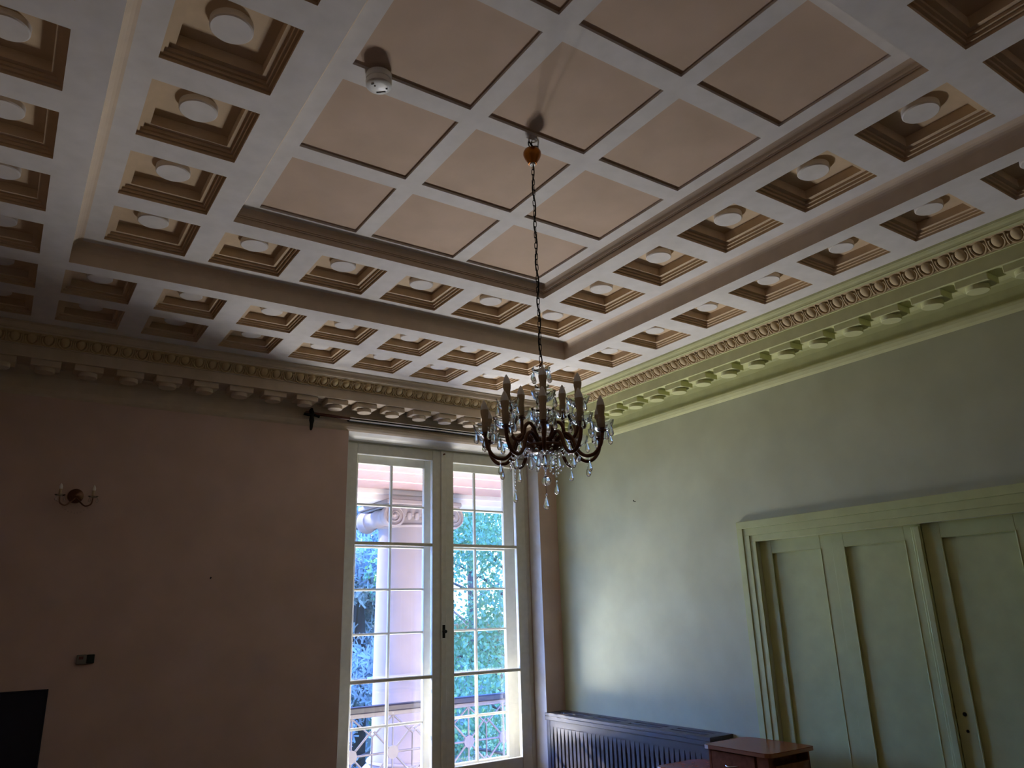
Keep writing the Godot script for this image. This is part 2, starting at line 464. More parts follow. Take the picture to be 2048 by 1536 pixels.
func build_cornice() -> void:
	var prof := [[0.35, 3.725], [0.35, 3.710], [0.345, 3.710], [0.341, 3.701], [0.334, 3.692], [0.331, 3.682], [0.331, 3.674], [0.325, 3.672], [0.320, 3.664]]
	var band := [[0.320, 3.664], [0.300, 3.652], [0.281, 3.632], [0.266, 3.604], [0.262, 3.597]]
	var low := [[0.262, 3.597], [0.262, 3.592], [0.250, 3.592], [0.250, 3.513], [0.045, 3.513], [0.036, 3.505], [0.029, 3.488], [0.024, 3.455], [0.022, 3.372], [0.032, 3.372], [0.032, 3.365], [0.028, 3.350], [0.016, 3.330], [0.003, 3.318], [0.0, 3.316]]
	# one egg with its shell, one dart, one modillion block and its disc
	var egg := MB.new()
	var rings := 8
	var seg := 16
	for i in rings:
		for k in seg:
			var pt := []
			var nn := []
			for c in [[i, k], [i + 1, k], [i + 1, k + 1], [i, k + 1]]:
				var th: float = PI / 2 * c[0] / rings
				var ph: float = TAU * c[1] / seg
				var wd := 0.0285 * (1.0 + 0.16 * sin(ph))
				pt.append(Vector3(cos(ph) * sin(th) * wd, sin(ph) * sin(th) * 0.036 + 0.004, cos(th) * 0.020))
				nn.append(Vector3(cos(ph) * sin(th) / 0.0285, sin(ph) * sin(th) / 0.036, cos(th) / 0.02).normalized())
			egg.qs(pt[0], pt[1], pt[2], pt[3], nn[0], nn[1], nn[2], nn[3])
	var u := []
	for k in 17:
		var ph := -PI * 1.16 + PI * 1.32 * k / 16.0
		u.append(Vector3(cos(ph) * 0.0375, sin(ph) * 0.043 + 0.004, 0.008))
	egg.tube(u, same(0.0055, 17), 6)
	var em := egg.mesh()
	var dart := MB.new()
	dart.tube([Vector3(0, 0.040, 0.004), Vector3(0, 0.010, 0.010), Vector3(0, -0.020, 0.010), Vector3(0, -0.042, 0.003)], [0.003, 0.0045, 0.0065, 0.001], 5)
	var dtm := dart.mesh()
	var block := bx(Vector3(-0.0885, -0.042, -0.066), Vector3(0.0885, 0.001, 0.066), 0.003)
	var disc := MB.new()
	disc.lathe([Vector2(0, -0.071), Vector2(0.056, -0.071), Vector2(0.059, -0.068), Vector2(0.059, -0.041)], 32)
	var dm := disc.mesh()
	for s in 4:
		var side: String = ["back", "right", "front", "left"][s]
		var root := setting("trim_%d" % (s + 1), "moulded cornice with eggs and blocks along the %s wall" % ["window", "folding door", "camera side", "blank"][s])
		var coat: Material = mats.cornice if s == 1 else mats.cornice_pink
		for b in [["crown_moulding", prof, coat], ["egg_band", band, mats.egg], ["corona", low, coat]]:
			var m := MB.new()
			var p: Array = b[1]
			for j in p.size() - 1:
				m.loop(Vector2(W - p[j][0], D - p[j][0]), p[j][1], Vector2(W - p[j + 1][0], D - p[j + 1][0]), p[j + 1][1], [s], 1.0)
			put(root, b[0], m.mesh(), b[2])
		if s > 1:
			continue
		var sl := Vector2(0.66, 0.75)      # slope of the egg band: towards the room, up
		for k in range(-40, 60):
			var at: float = (0.352 if s == 0 else -0.702) + 0.0955 * k
			var lim := (W if s == 0 else D) - 0.31
			if absf(at) > lim:
				continue
			var basis: Basis
			var org: Vector3
			var mid: Vector3
			if s == 0:
				basis = Basis(Vector3(1, 0, 0), Vector3(0, sl.y, sl.x), Vector3(0, -sl.x, sl.y))
				org = Vector3(at, 3.632, -D + 0.285)
				mid = org + Vector3(0.04775, 0, 0)
			else:
				basis = Basis(Vector3(0, 0, 1), Vector3(-sl.x, sl.y, 0), Vector3(-sl.y, -sl.x, 0))
				org = Vector3(W - 0.285, 3.632, at)
				mid = org + Vector3(0, 0, 0.04775)
			put(root, "egg", em, mats.egg, Transform3D(basis, org))
			if absf(at + 0.04775) < lim:
				put(root, "dart", dtm, mats.egg, Transform3D(basis, mid))
		for k in range(-16, 24):
			var at: float = (0.571 + 0.2570 * k) if s == 0 else (-2.322 + 0.2540 * k)
			if absf(at) > (W if s == 0 else D) - 0.24:
				continue
			var xf := Transform3D(Basis(), Vector3(at, 3.513, -D + 0.162)) if s == 0 else Transform3D(Basis(Vector3.UP, -PI / 2), Vector3(W - 0.162, 3.513, at))
			var o := put(root, "modillion_block", block, coat, xf)
			put(o, "round_drop", dm, coat)

func build_window() -> void:
	var root := setting("window_1", "tall double casement window with small panes outside and three large panes inside")
	var zi := -3.64
	var zo := -3.80
	# frame between the reveals
	var f := MB.new()
	for b in [[0.503, 0.0, 0.552, 3.323], [2.430, 0.0, 2.478, 3.323], [0.552, 3.268, 2.430, 3.323], [0.552, 0.0, 2.430, 0.03]]:
		f.box(Vector3(b[0], b[1], zo - 0.06), Vector3(b[2], b[3], zi - 0.006), 0.003)
	put(root, "box_frame", f.mesh(), mats.sash)
	var hb := MB.new()
	for j in 6:
		var t0 := PI / 2 * j / 6.0
		var t1 := PI / 2 * (j + 1) / 6.0
		var y0 := 3.323 - 0.045 * (1.0 - cos(t0)); var y1 := 3.323 - 0.045 * (1.0 - cos(t1))
		var z0 := -D - 0.15 * sin(t0); var z1 := -D - 0.15 * sin(t1)
		hb.q(Vector3(0.503, y0, z0), Vector3(2.478, y0, z0), Vector3(2.478, y1, z1), Vector3(0.503, y1, z1), Vector3(0, -1, 0.3))
	hb.q(Vector3(0.503, 3.278, -D - 0.15), Vector3(2.478, 3.278, -D - 0.15), Vector3(2.478, 3.278, -D - 0.20), Vector3(0.503, 3.278, -D - 0.20), Vector3.DOWN)
	put(root, "lintel_soffit", hb.mesh(), mats.reveal)
	for x in [[0.503, 0.507], [2.474, 2.478]]:
		put(root, "plastered_reveal", bx(Vector3(x[0], 0, -D - 0.175), Vector3(x[1], 3.323, -D - 0.001)), mats.reveal)
	# inner casement leaves: three large panes over a solid foot panel
	for l in [[0.553, 1.514, 0.665, 1.406], [1.516, 2.429, 1.625, 2.323]]:
		var m := MB.new()
		var b := 0.004
		m.box(Vector3(l[0], 0.03, zi - 0.045), Vector3(l[2], 3.267, zi), b)
		m.box(Vector3(l[3], 0.03, zi - 0.045), Vector3(l[1], 3.267, zi), b)
		m.box(Vector3(l[2], 3.17, zi - 0.043), Vector3(l[3], 3.267, zi - 0.002), b)
		m.box(Vector3(l[2], 0.44, zi - 0.043), Vector3(l[3], 0.56, zi - 0.002), b)
		m.box(Vector3(l[2], 0.03, zi - 0.043), Vector3(l[3], 0.14, zi - 0.002), b)
		m.box(Vector3(l[2], 0.14, zi - 0.034), Vector3(l[3], 0.44, zi - 0.016))
		var leaf := put(root, "inner_casement", m.mesh(), mats.sash)
		for y in [1.29, 2.40]:
			put(leaf, "glazing_bar", bx(Vector3(l[2], y - 0.014, zi - 0.040), Vector3(l[3], y + 0.014, zi - 0.003), 0.004), mats.sash)
		for y in [[0.56, 1.276], [1.304, 2.386], [2.414, 3.17]]:
			put(leaf, "pane", bx(Vector3(l[2], y[0], zi - 0.024), Vector3(l[3], y[1], zi - 0.020)), mats.pane)
	put(root, "meeting_strip", bx(Vector3(1.488, 0.03, zi - 0.002), Vector3(1.542, 3.267, zi + 0.012), 0.005), mats.sash)
	var hd := MB.new()
	hd.lathe([Vector2(0, 0), Vector2(0.016, 0), Vector2(0.016, 0.01), Vector2(0.009, 0.014), Vector2(0.009, 0.03), Vector2(0.015, 0.034), Vector2(0.013, 0.044), Vector2(0, 0.046)], 14, Transform3D(Basis(Vector3.RIGHT, PI / 2), Vector3(1.513, 1.655, zi + 0.010)))
	hd.box(Vector3(1.500, 1.60, zi + 0.010), Vector3(1.527, 1.71, zi + 0.016), 0.002)
	put(root, "espagnolette_knob", hd.mesh(), mats.ironblack)
	var tk := MB.new()
	tk.lathe([Vector2(0, 0), Vector2(0.008, 0), Vector2(0.008, 0.02), Vector2(0, 0.02)], 8, Transform3D(Basis(Vector3.RIGHT, PI / 2), Vector3(1.516, 3.235, zi + 0.010)))
	put(root, "top_catch", tk.mesh(), mats.wood_pole)
	# outer leaves: two columns of seven small panes
	for l in [[0.553, 1.514, 0.741, 1.402, 1.0716], [1.516, 2.429, 1.627, 2.283, 1.955]]:
		var m := MB.new()
		m.box(Vector3(l[0], 0.03, zo - 0.045), Vector3(l[2], 3.267, zo), 0.004)
		m.box(Vector3(l[3], 0.03, zo - 0.045), Vector3(l[1], 3.267, zo), 0.004)
		m.box(Vector3(l[2], 3.12, zo - 0.043), Vector3(l[3], 3.267, zo - 0.002), 0.004)
		m.box(Vector3(l[2], 0.03, zo - 0.043), Vector3(l[3], 0.553, zo - 0.002), 0.004)
		var leaf := put(root, "outer_casement", m.mesh(), mats.sash)
		put(leaf, "upright_muntin", bx(Vector3(l[4] - 0.011, 0.553, zo - 0.036), Vector3(l[4] + 0.011, 3.12, zo - 0.006), 0.004), mats.sash)
		var ph := (3.12 - 0.553) / 7.0
		for r in 7:
			var y := 0.553 + ph * r
			if r > 0:
				put(leaf, "cross_muntin", bx(Vector3(l[2], y - 0.010, zo - 0.035), Vector3(l[3], y + 0.010, zo - 0.007), 0.004), mats.sash)
			for c in [[l[2], l[4] - 0.011], [l[4] + 0.011, l[3]]]:
				put(leaf, "pane", bx(Vector3(c[0], y + 0.005, zo - 0.023), Vector3(c[1], y + ph - 0.005, zo - 0.020)), mats.pane)

func build_door() -> void:
	var root := setting("door_1", "pale green panelled folding door in a stepped architrave")
	var st := [[-1.263, -1.212, 0.024], [-1.212, -1.160, 0.018], [-1.160, -1.114, 0.012]]
	for k in 3:
		var w0: float = -1.114 - st[k][0]
		var w1: float = -1.114 - st[k][1]
		var m := MB.new()
		var x0: float = W - st[k][2]
		m.box(Vector3(x0, 0, st[k][0]), Vector3(W, 2.236 + w1, st[k][1]), 0.002)
		m.box(Vector3(x0, 0, 1.19 + w1), Vector3(W, 2.236 + w1, 1.19 + w0), 0.002)
		m.box(Vector3(x0, 2.236 + w1, -1.114 - w0), Vector3(W, 2.236 + w0, 1.19 + w0), 0.002)
		put(root, "architrave_band", m.mesh(), mats.door)
	var lv := [[-1.114, -0.539, -1.018, -0.626, 2.718], [-0.539, 0.062, -0.451, -0.045, 2.714], [0.062, 0.630, 0.165, 0.566, 2.724], [0.630, 1.19, 0.70, 1.10, 2.724]]
	for l in lv:
		var m := MB.new()
		var x: float = l[4]
		m.box(Vector3(x, 0.01, l[0]), Vector3(x + 0.045, 2.236, l[2]), 0.002)
		m.box(Vector3(x, 0.01, l[3]), Vector3(x + 0.045, 2.236, l[1]), 0.002)
		m.box(Vector3(x, 2.148, l[2]), Vector3(x + 0.045, 2.236, l[3]), 0.001)
		m.box(Vector3(x, 0.01, l[2]), Vector3(x + 0.045, 0.30, l[3]), 0.001)
		var leaf := put(root, "door_leaf", m.mesh(), mats.door)
		put(leaf, "door_panel", bx(Vector3(x + 0.014, 0.30, l[2]), Vector3(x + 0.040, 2.148, l[3])), mats.door)
		# thin bead round the panel
		var bd := MB.new()
		for z in [l[2], l[3]]:
			bd.box(Vector3(x - 0.003, 0.296, z - 0.005), Vector3(x + 0.004, 2.150, z + 0.005), 0.003)
		bd.box(Vector3(x - 0.002, 2.144, l[2]), Vector3(x + 0.004, 2.150, l[3]), 0.002)
		put(leaf, "panel_bead", bd.mesh(), mats.door)
	var ast := MB.new()
	ast.box(Vector3(2.706, 0.01, 0.006), Vector3(2.73, 2.222, 0.062), 0.003)
	ast.box(Vector3(2.697, 0.01, 0.024), Vector3(2.708, 2.222, 0.060), 0.003)
	put(root, "cover_strip", ast.mesh(), mats.door)
	for y in [[1.192, 0.011], [1.106, 0.008]]:
		var kh := MB.new()
		kh.lathe([Vector2(0, 0), Vector2(y[1], 0), Vector2(y[1], 0.004), Vector2(0, 0.004)], 14, Transform3D(Basis(Vector3.BACK, PI / 2), Vector3(2.7245, y[0], 0.111)))
		put(root, "keyhole", kh.mesh(), mats.black)
	put(root, "added_light_stop", bx(Vector3(2.86, 0, -1.114), Vector3(2.88, 2.236, 1.19)), mats.black)  # added unseen backing, keeps outside light from leaking round the leaves

func build_outside() -> void:
	slab("ground", [[Vector3(-60, -4.8, -80), Vector3(60, -4.6, 20)]], mats.lawn, "sunlit lawn below the balcony")
	slab("balcony_floor", [[Vector3(-4.5, -0.25, -6.75), Vector3(7.5, -0.05, -D - 0.5)]], mats.terrace, "pale stone balcony floor outside the window")
	slab("facade", [[Vector3(-W - 2.0, -4.6, -D - 0.5), Vector3(W + 5.0, -0.25, -D - 0.2)]], mats.stone_pale)
	# board ceiling of the portico
	var pc := setting("portico_ceiling", "pinkish wide boards under the portico roof")
	put(pc, "roof_slab", bx(Vector3(-4.5, 3.27, -6.45), Vector3(7.5, 3.75, -D - 0.5)), mats.board_joint)
	var zz := -3.97
	for k in 4:
		var z1 := [-4.175, -4.715, -5.25, -5.83][k] as float
		put(pc, "ceiling_board", bx(Vector3(-4.5, 3.25, z1 + 0.012), Vector3(7.5, 3.272, zz), 0.004), mats.board)
		put(pc, "joint_bead", bx(Vector3(-4.5, 3.243, z1 - 0.006), Vector3(7.5, 3.262, z1 + 0.018), 0.004), mats.board_joint)
		zz = z1
	var bm := setting("portico_beam", "white plastered beam carried by the column")
	var e := MB.new()
	e.box(Vector3(-4.5, 3.12, -6.40), Vector3(7.5, 3.27, -5.82), 0.005)
	e.box(Vector3(-4.5, 3.19, -5.83), Vector3(7.5, 3.27, -5.79), 0.008)
	e.box(Vector3(-4.5, 3.27, -6.55), Vector3(7.5, 3.85, -6.40), 0.005)
	put(bm, "beam", e.mesh(), mats.stone_pale)
	# column with an Ionic capital
	var c := thing("column", "thick round column with a scrolled capital outside the window", "column", Vector3(2.38, -0.05, -6.1))
	var sh := MB.new()
	sh.lathe([Vector2(0, 0.30), Vector2(0.42, 0.30), Vector2(0.42, 0.34), Vector2(0.405, 0.38), Vector2(0.402, 1.2), Vector2(0.392, 2.1), Vector2(0.375, 2.86), Vector2(0.385, 2.87), Vector2(0.392, 2.885), Vector2(0.385, 2.90), Vector2(0.375, 2.91), Vector2(0.375, 2.99), Vector2(0, 2.99)], 56)
	put(c, "shaft", sh.mesh(), mats.stone)
	var bs := MB.new()
	bs.box(Vector3(-0.52, 0, -0.52), Vector3(0.52, 0.14, 0.52), 0.006)
	bs.lathe([Vector2(0, 0.14), Vector2(0.48, 0.14), Vector2(0.51, 0.17), Vector2(0.51, 0.20), Vector2(0.48, 0.23), Vector2(0.43, 0.235), Vector2(0.43, 0.26), Vector2(0.46, 0.28), Vector2(0.45, 0.30), Vector2(0, 0.30)], 48)
	put(c, "base", bs.mesh(), mats.stone)
	var ab := MB.new()
	ab.box(Vector3(-0.50, 3.115, -0.45), Vector3(0.50, 3.172, 0.45), 0.010)
	ab.box(Vector3(-0.46, 3.09, -0.41), Vector3(0.46, 3.118, 0.41), 0.008)
	ab.box(Vector3(-0.40, 2.985, -0.40), Vector3(0.40, 3.092, 0.40), 0.012)
	put(c, "abacus", ab.mesh(), mats.stone)
	for s in [-1.0, 1.0]:
		var bo := MB.new()
		bo.lathe([Vector2(0, -0.42), Vector2(0.135, -0.42), Vector2(0.142, -0.40), Vector2(0.135, -0.36), Vector2(0.115, -0.28), Vector2(0.120, -0.255), Vector2(0.106, -0.235), Vector2(0.098, -0.10), Vector2(0.108, -0.06), Vector2(0.112, 0.0), Vector2(0.108, 0.06), Vector2(0.098, 0.10), Vector2(0.106, 0.235), Vector2(0.120, 0.255), Vector2(0.115, 0.28), Vector2(0.135, 0.36), Vector2(0.142, 0.40), Vector2(0.135, 0.42), Vector2(0, 0.42)], 36, Transform3D(Basis(Vector3.RIGHT, PI / 2), Vector3(s * 0.395, 2.985, 0)))
		put(c, "scroll_bolster", bo.mesh(), mats.stone)
		for f in [-1.0, 1.0]:
			var sp := []
			var rr := []
			for k in 61:
				var t := k / 60.0
				var an := t * TAU * 2.4
				var r := 0.128 * pow(1.0 - t, 0.8) + 0.014
				sp.append(Vector3(s * (0.395 - sin(an) * r * -1.0 * 1.0), 2.985 + cos(an) * r, f * 0.425))
				rr.append(0.013 * (1.0 - 0.5 * t))
			var vo := MB.new()
			vo.tube(sp, rr, 6)
			vo.ball(Vector3(s * 0.395, 2.985, f * 0.425), 0.024)
			put(c, "volute", vo.mesh(), mats.stone)
	for k in 5:
		var eg := MB.new()
		eg.lathe([Vector2(0, -0.05), Vector2(0.022, -0.04), Vector2(0.034, -0.01), Vector2(0.030, 0.03), Vector2(0, 0.05)], 12, Transform3D(Basis(), Vector3(-0.20 + 0.10 * k, 2.985, 0.405)))
		put(c, "egg", eg.mesh(), mats.stone)
	# balustrade: dark handrail over iron wheels
	var ra := thing("balcony_railing", "iron balcony railing with star wheels under a dark handrail", "railing", Vector3(0, -0.05, -5.2))
	put(ra, "handrail", bx(Vector3(-4.3, 0.915, -0.055), Vector3(7.3, 0.98, 0.055), 0.012), mats.handrail)
	put(ra, "under_bar", bx(Vector3(-4.3, 0.873, -0.018), Vector3(7.3, 0.915, 0.018), 0.003), mats.railing)
	put(ra, "foot_bar", bx(Vector3(-4.3, 0.10, -0.018), Vector3(7.3, 0.14, 0.018), 0.003), mats.railing)
	var wheel := MB.new()
	var hh := 0.3465
	for k in 8:
		var an := TAU * k / 8.0
		var d := Vector3(sin(an), cos(an), 0)
		var reach := hh if k % 4 == 0 else (0.225 if k % 2 == 0 else 0.30)
		wheel.tube([d * 0.04, d * reach], [0.011, 0.011], 6)
	wheel.lathe([Vector2(0, -0.014), Vector2(0.066, -0.014), Vector2(0.066, 0.014), Vector2(0, 0.014)], 8, Transform3D(Basis(Vector3.RIGHT, PI / 2), Vector3.ZERO))
	for s in [[Vector3(0, hh, 0), Vector3(0.225, 0.16, 0)], [Vector3(0.225, 0.16, 0), Vector3(0.225, -0.16, 0)], [Vector3(0.225, -0.16, 0), Vector3(0, -hh, 0)]]:
		for g in [1.0, -1.0]:
			wheel.tube([Vector3(s[0].x * g, s[0].y, 0), Vector3(s[1].x * g, s[1].y, 0)], [0.010, 0.010], 6)
	var wm := wheel.mesh()
	for k in 26:
		var x := 1.78 + 0.45 * (k - 13)
		put(ra, "star_wheel", wm, mats.railing, Transform3D(Basis(), Vector3(x, 0.5265, 0)))
	for x in [-4.2, 7.2]:
		put(ra, "end_post", bx(Vector3(x - 0.03, 0, -0.03), Vector3(x + 0.03, 0.93, 0.03)), mats.railing)
	for k in 4:
		put(ra, "foot_post", bx(Vector3(-2.7 + 3.15 * k, 0, -0.015), Vector3(-2.67 + 3.15 * k, 0.11, 0.015)), mats.railing)
	# trees
	tree("spruce_tree", "bluish needle tree behind the column", Vector3(5.4, -4.6, -15.0), 14.0, 2.9, 1, mats.leaf_blue, 26000)
	tree("broadleaf_tree", "leafy green tree beyond the balcony railing", Vector3(8.6, -4.6, -12.5), 10.0, 3.4, 2, mats.leaf_green, 36000)
	tree("broadleaf_tree", "taller leafy tree further behind the green one", Vector3(11.5, -4.6, -20.0), 15.0, 5.0, 3, mats.leaf_green, 20000)
	tree("spruce_tree", "dense bluish tree at the far edge of the lawn", Vector3(6.6, -4.6, -23.0), 17.0, 4.6, 4, mats.leaf_blue, 18000)

func tree(called: String, label: String, at: Vector3, h: float, r: float, sd: int, leaf: Material, count: int) -> void:
	var rng := RandomNumberGenerator.new()
	rng.seed = sd * 77 + 5
	var t := thing(called, label, "tree", at)
	var tr := MB.new()
	var pts := [Vector3(0, 0, 0), Vector3(0.1, h * 0.3, 0.05), Vector3(-0.05, h * 0.6, 0.1), Vector3(0, h * 0.9, 0)]
	tr.tube(smooth(pts, 5), range(16).map(func(i): return 0.24 * (1.0 - i / 17.0) + 0.02), 8)
	put(t, "trunk", tr.mesh(), mats.bark)
	var blobs := []
	var conifer := called.begins_with("spruce")
	for k in 46:
		var f := rng.randf()
		var y := h * (0.16 + 0.84 * f)
		var rad := r * ((1.05 - f) if conifer else sqrt(maxf(0.03, 1.0 - pow((f - 0.5) * 1.9, 2.0))))
		var an := rng.randf() * TAU
		var d := rad * sqrt(rng.randf())
		blobs.append([Vector3(cos(an) * d, y, sin(an) * d), r * rng.randf_range(0.20, 0.36)])
	for k in blobs.size():
		if k % 3 == 0:
			var br := MB.new()
			var b: Vector3 = blobs[k][0]
			br.tube([Vector3(0, b.y * 0.82, 0), Vector3(b.x * 0.5, b.y * 0.93, b.z * 0.5), b], [0.05, 0.035, 0.012], 5)
			put(t, "branch", br.mesh(), mats.bark)
	var lf := MB.new()
	if conifer:
		lf.q(Vector3(-0.02, 0, 0), Vector3(0.02, 0, 0), Vector3(0.012, 0.17, 0.02), Vector3(-0.012, 0.17, 0.02), Vector3(0, 0, 1))
		lf.q(Vector3(-0.015, 0.04, 0), Vector3(0.0, 0.03, 0.0), Vector3(0.07, 0.11, -0.02), Vector3(0.055, 0.12, -0.02), Vector3(0, 0, 1))
		lf.q(Vector3(0.015, 0.04, 0), Vector3(0.0, 0.03, 0.0), Vector3(-0.07, 0.11, -0.02), Vector3(-0.055, 0.12, -0.02), Vector3(0, 0, 1))
	else:
		lf.q(Vector3(0, 0, 0), Vector3(0.026, 0.032, 0.008), Vector3(0, 0.072, -0.008), Vector3(0, 0.032, -0.004), Vector3(0, 0, 1))
		lf.q(Vector3(0, 0, 0), Vector3(-0.026, 0.032, 0.008), Vector3(0, 0.072, -0.008), Vector3(0, 0.032, -0.004), Vector3(0, 0, 1))
	var mm := MultiMesh.new()
	mm.transform_format = MultiMesh.TRANSFORM_3D
	mm.mesh = lf.mesh()
	mm.instance_count = count
	for i in count:
		var b: Array = blobs[rng.randi() % blobs.size()]
		var dir := Vector3(rng.randfn(), rng.randfn() * 0.8, rng.randfn()).normalized()
		var p: Vector3 = b[0] + dir * b[1] * pow(rng.randf(), 0.45)
		var bs := Basis(Vector3(rng.randfn(), rng.randfn(), rng.randfn()).normalized(), rng.randf() * TAU).scaled(Vector3.ONE * rng.randf_range(0.8, 1.7))
		mm.set_instance_transform(i, Transform3D(bs, p))
	var mi := MultiMeshInstance3D.new()
	mi.name = "foliage"
	mi.multimesh = mm
	mi.material_override = leaf
	mi.set_meta("kind", "stuff")
	t.add_child(mi, true)

func build_radiator_cover() -> void:
	var z0 := -D
	var z1 := -1.55
	var t := thing("radiator_cover", "dark grey slatted radiator cover along the wall beside the window", "radiator cover", Vector3(2.57, 0, -2.5))
	var o := -t.position
	var xf := Transform3D(Basis(), o)
	var top := MB.new()
	var ze := -1.515
	for x in [[2.447, 2.515], [2.555, 2.585], [2.625, 2.689]]:
		top.box(Vector3(x[0], 0.905, z0), Vector3(x[1], 0.93, ze), 0.003)
	for k in 5:
		var z := z0 + (ze - 0.10 - z0) * k / 4.0
		top.box(Vector3(2.50, 0.905, z), Vector3(2.66, 0.929, z + 0.10))
	put(t, "top_board", top.mesh(), mats.radiator, xf)
	put(t, "top_lip", bx(Vector3(2.447, 0.872, z0), Vector3(2.470, 0.905, ze), 0.003), mats.radiator, xf)
	put(t, "upper_rail", bx(Vector3(2.470, 0.815, z0), Vector3(2.490, 0.905, z1)), mats.radiator, xf)
	put(t, "lower_rail", bx(Vector3(2.470, 0.0, z0), Vector3(2.490, 0.09, z1)), mats.radiator, xf)
	var s := MB.new()
	s.prism([Vector2(-0.0155, 0.085), Vector2(0.0155, 0.085), Vector2(0.0155, 0.775), Vector2(0.026, 0.820), Vector2(-0.026, 0.820), Vector2(-0.0155, 0.775)], -0.008, 0.008, Transform3D(Basis(Vector3(0, 0, 1), Vector3(0, 1, 0), Vector3(-1, 0, 0)), Vector3.ZERO))
	var sm := s.mesh()
	for k in 36:
		var z := -3.391 + 0.0525 * k
		if z < z1 - 0.05:
			put(t, "slat", sm, mats.radiator, Transform3D(Basis(), o + Vector3(2.478, 0, z)))
	put(t, "corner_post", bx(Vector3(2.468, 0, z1 - 0.06), Vector3(2.492, 0.905, z1)), mats.radiator, xf)
	put(t, "corner_post", bx(Vector3(2.468, 0, z0), Vector3(2.492, 0.905, z0 + 0.045)), mats.radiator, xf)
	put(t, "end_panel", bx(Vector3(2.492, 0, z1 - 0.02), Vector3(2.689, 0.905, z1)), mats.radiator, xf)
	var rd := MB.new()
	for k in 14:
		rd.box(Vector3(2.53, 0.12, -3.30 + 0.12 * k), Vector3(2.65, 0.78, -3.24 + 0.12 * k), 0.012)
	var r := thing("radiator", "cast iron radiator hidden behind the slatted cover", "radiator", Vector3(2.59, 0.0, -2.49))
	rd.box(Vector3(2.57, 0.0, -3.28), Vector3(2.61, 0.13, -3.25))
	rd.box(Vector3(2.57, 0.0, -1.74), Vector3(2.61, 0.13, -1.71))
	rd.box(Vector3(2.575, 0.16, -3.28), Vector3(2.605, 0.20, -1.70))
	put(r, "fins", rd.mesh(), mats.ironblack, Transform3D(Basis(), -r.position))

func drawer_unit(label: String, lo: Vector3, hi: Vector3, open_side: bool) -> void:
	var t := thing("drawer_unit", label, "drawer unit", Vector3((lo.x + hi.x) / 2, 0, (lo.z + hi.z) / 2))
	var xf := Transform3D(Basis(), -t.position)
	var y := hi.y
	# top board with rounded corners and a bow towards the room
	var out := []
	for c in [[hi.x - 0.02, hi.z - 0.02, 0.0], [lo.x + 0.05, hi.z - 0.05, PI / 2], [lo.x + 0.03, lo.z + 0.03, PI], [hi.x - 0.09, lo.z + 0.09, PI * 1.5]]:
		var rad: float = {0.0: 0.02, PI / 2: 0.05, PI: 0.03, PI * 1.5: 0.09}[c[2]]
		for k in 7:
			var an: float = c[2] + PI / 2 * k / 6.0
			out.append(Vector2(c[0] + cos(an) * rad, c[1] + sin(an) * rad))
	var flip := Transform3D(Basis(Vector3(1, 0, 0), Vector3(0, 0, 1), Vector3(0, -1, 0)), Vector3.ZERO)
	var tp := MB.new()
	tp.prism(out, -y, -(y - 0.004), flip)
	put(t, "top_board", tp.mesh(), mats.wood_red, xf)
	var eb := MB.new()
	eb.prism(out, -(y - 0.004), -(y - 0.024), flip)
	put(t, "edge_band", eb.mesh(), mats.wood_edge, xf)
	var b := MB.new()
	var x0 := lo.x + 0.025
	var x1 := hi.x - 0.02
	var z0 := lo.z + 0.02
	var z1 := hi.z - 0.03
	var yt := y - 0.024
	b.box(Vector3(x0, 0.05, z0), Vector3(x1, yt, z0 + 0.018), 0.001)
	b.box(Vector3(x1 - 0.012, 0.05, z0), Vector3(x1, yt, z1))
	b.box(Vector3(x0, 0.05, z0), Vector3(x1, 0.07, z1))
	b.box(Vector3(x0, 0.0, z0), Vector3(x1, 0.05, z0 + 0.03))
	b.box(Vector3(x0, 0.0, z1 - 0.03), Vector3(x1, 0.05, z1))
	if open_side:
		b.box(Vector3(x0 + 0.06, 0.05, z1 - 0.018), Vector3(x1, yt - 0.055, z1), 0.001)
		b.box(Vector3(x0 + 0.055, 0.05, z1 - 0.10), Vector3(x1, yt - 0.01, z1 - 0.088))
		b.box(Vector3(x0, 0.05, z1 - 0.09), Vector3(x0 + 0.03, yt, z1 - 0.002), 0.002)
	else:
		b.box(Vector3(x0, 0.05, z1 - 0.018), Vector3(x1, yt, z1), 0.001)
	put(t, "body", b.mesh(), mats.wood_red, xf)
	var zf := z1 - (0.10 if open_side else 0.02)
	var hgt := (yt - 0.08) / 4.0
	for k in 4:
		var ya := 0.075 + hgt * k
		var dr := put(t, "drawer", bx(Vector3(x0 - 0.004, ya + 0.003, z0 + 0.024), Vector3(x0 + 0.34, ya + hgt - 0.004, zf - 0.004), 0.002), mats.wood_red, xf)
		var hd := MB.new()
		var zc := (z0 + zf) / 2
		var yc := ya + hgt * 0.66
		hd.tube(smooth([Vector3(x0 - 0.004, yc, zc - 0.045), Vector3(x0 - 0.026, yc - 0.003, zc - 0.028), Vector3(x0 - 0.032, yc - 0.006, zc), Vector3(x0 - 0.026, yc - 0.003, zc + 0.028), Vector3(x0 - 0.004, yc, zc + 0.045)], 5), same(0.005, 21), 8)
		put(dr, "handle", hd.mesh(), mats.chrome)
	put(t, "corner_cap", bx(Vector3(lo.x - 0.002, y - 0.026, lo.z + 0.012), Vector3(lo.x + 0.006, y - 0.001, lo.z + 0.045), 0.003), mats.white_plastic, xf)

func build_drawer_units() -> void:
	drawer_unit("tall reddish wooden drawer unit standing before the folding door", Vector3(2.135, 0, -1.29), Vector3(2.57, 0.95, -0.77), true)
	drawer_unit("lower reddish wooden drawer unit between radiator cover and the taller one", Vector3(2.025, 0, -1.625), Vector3(2.43, 0.79, -1.305), false)

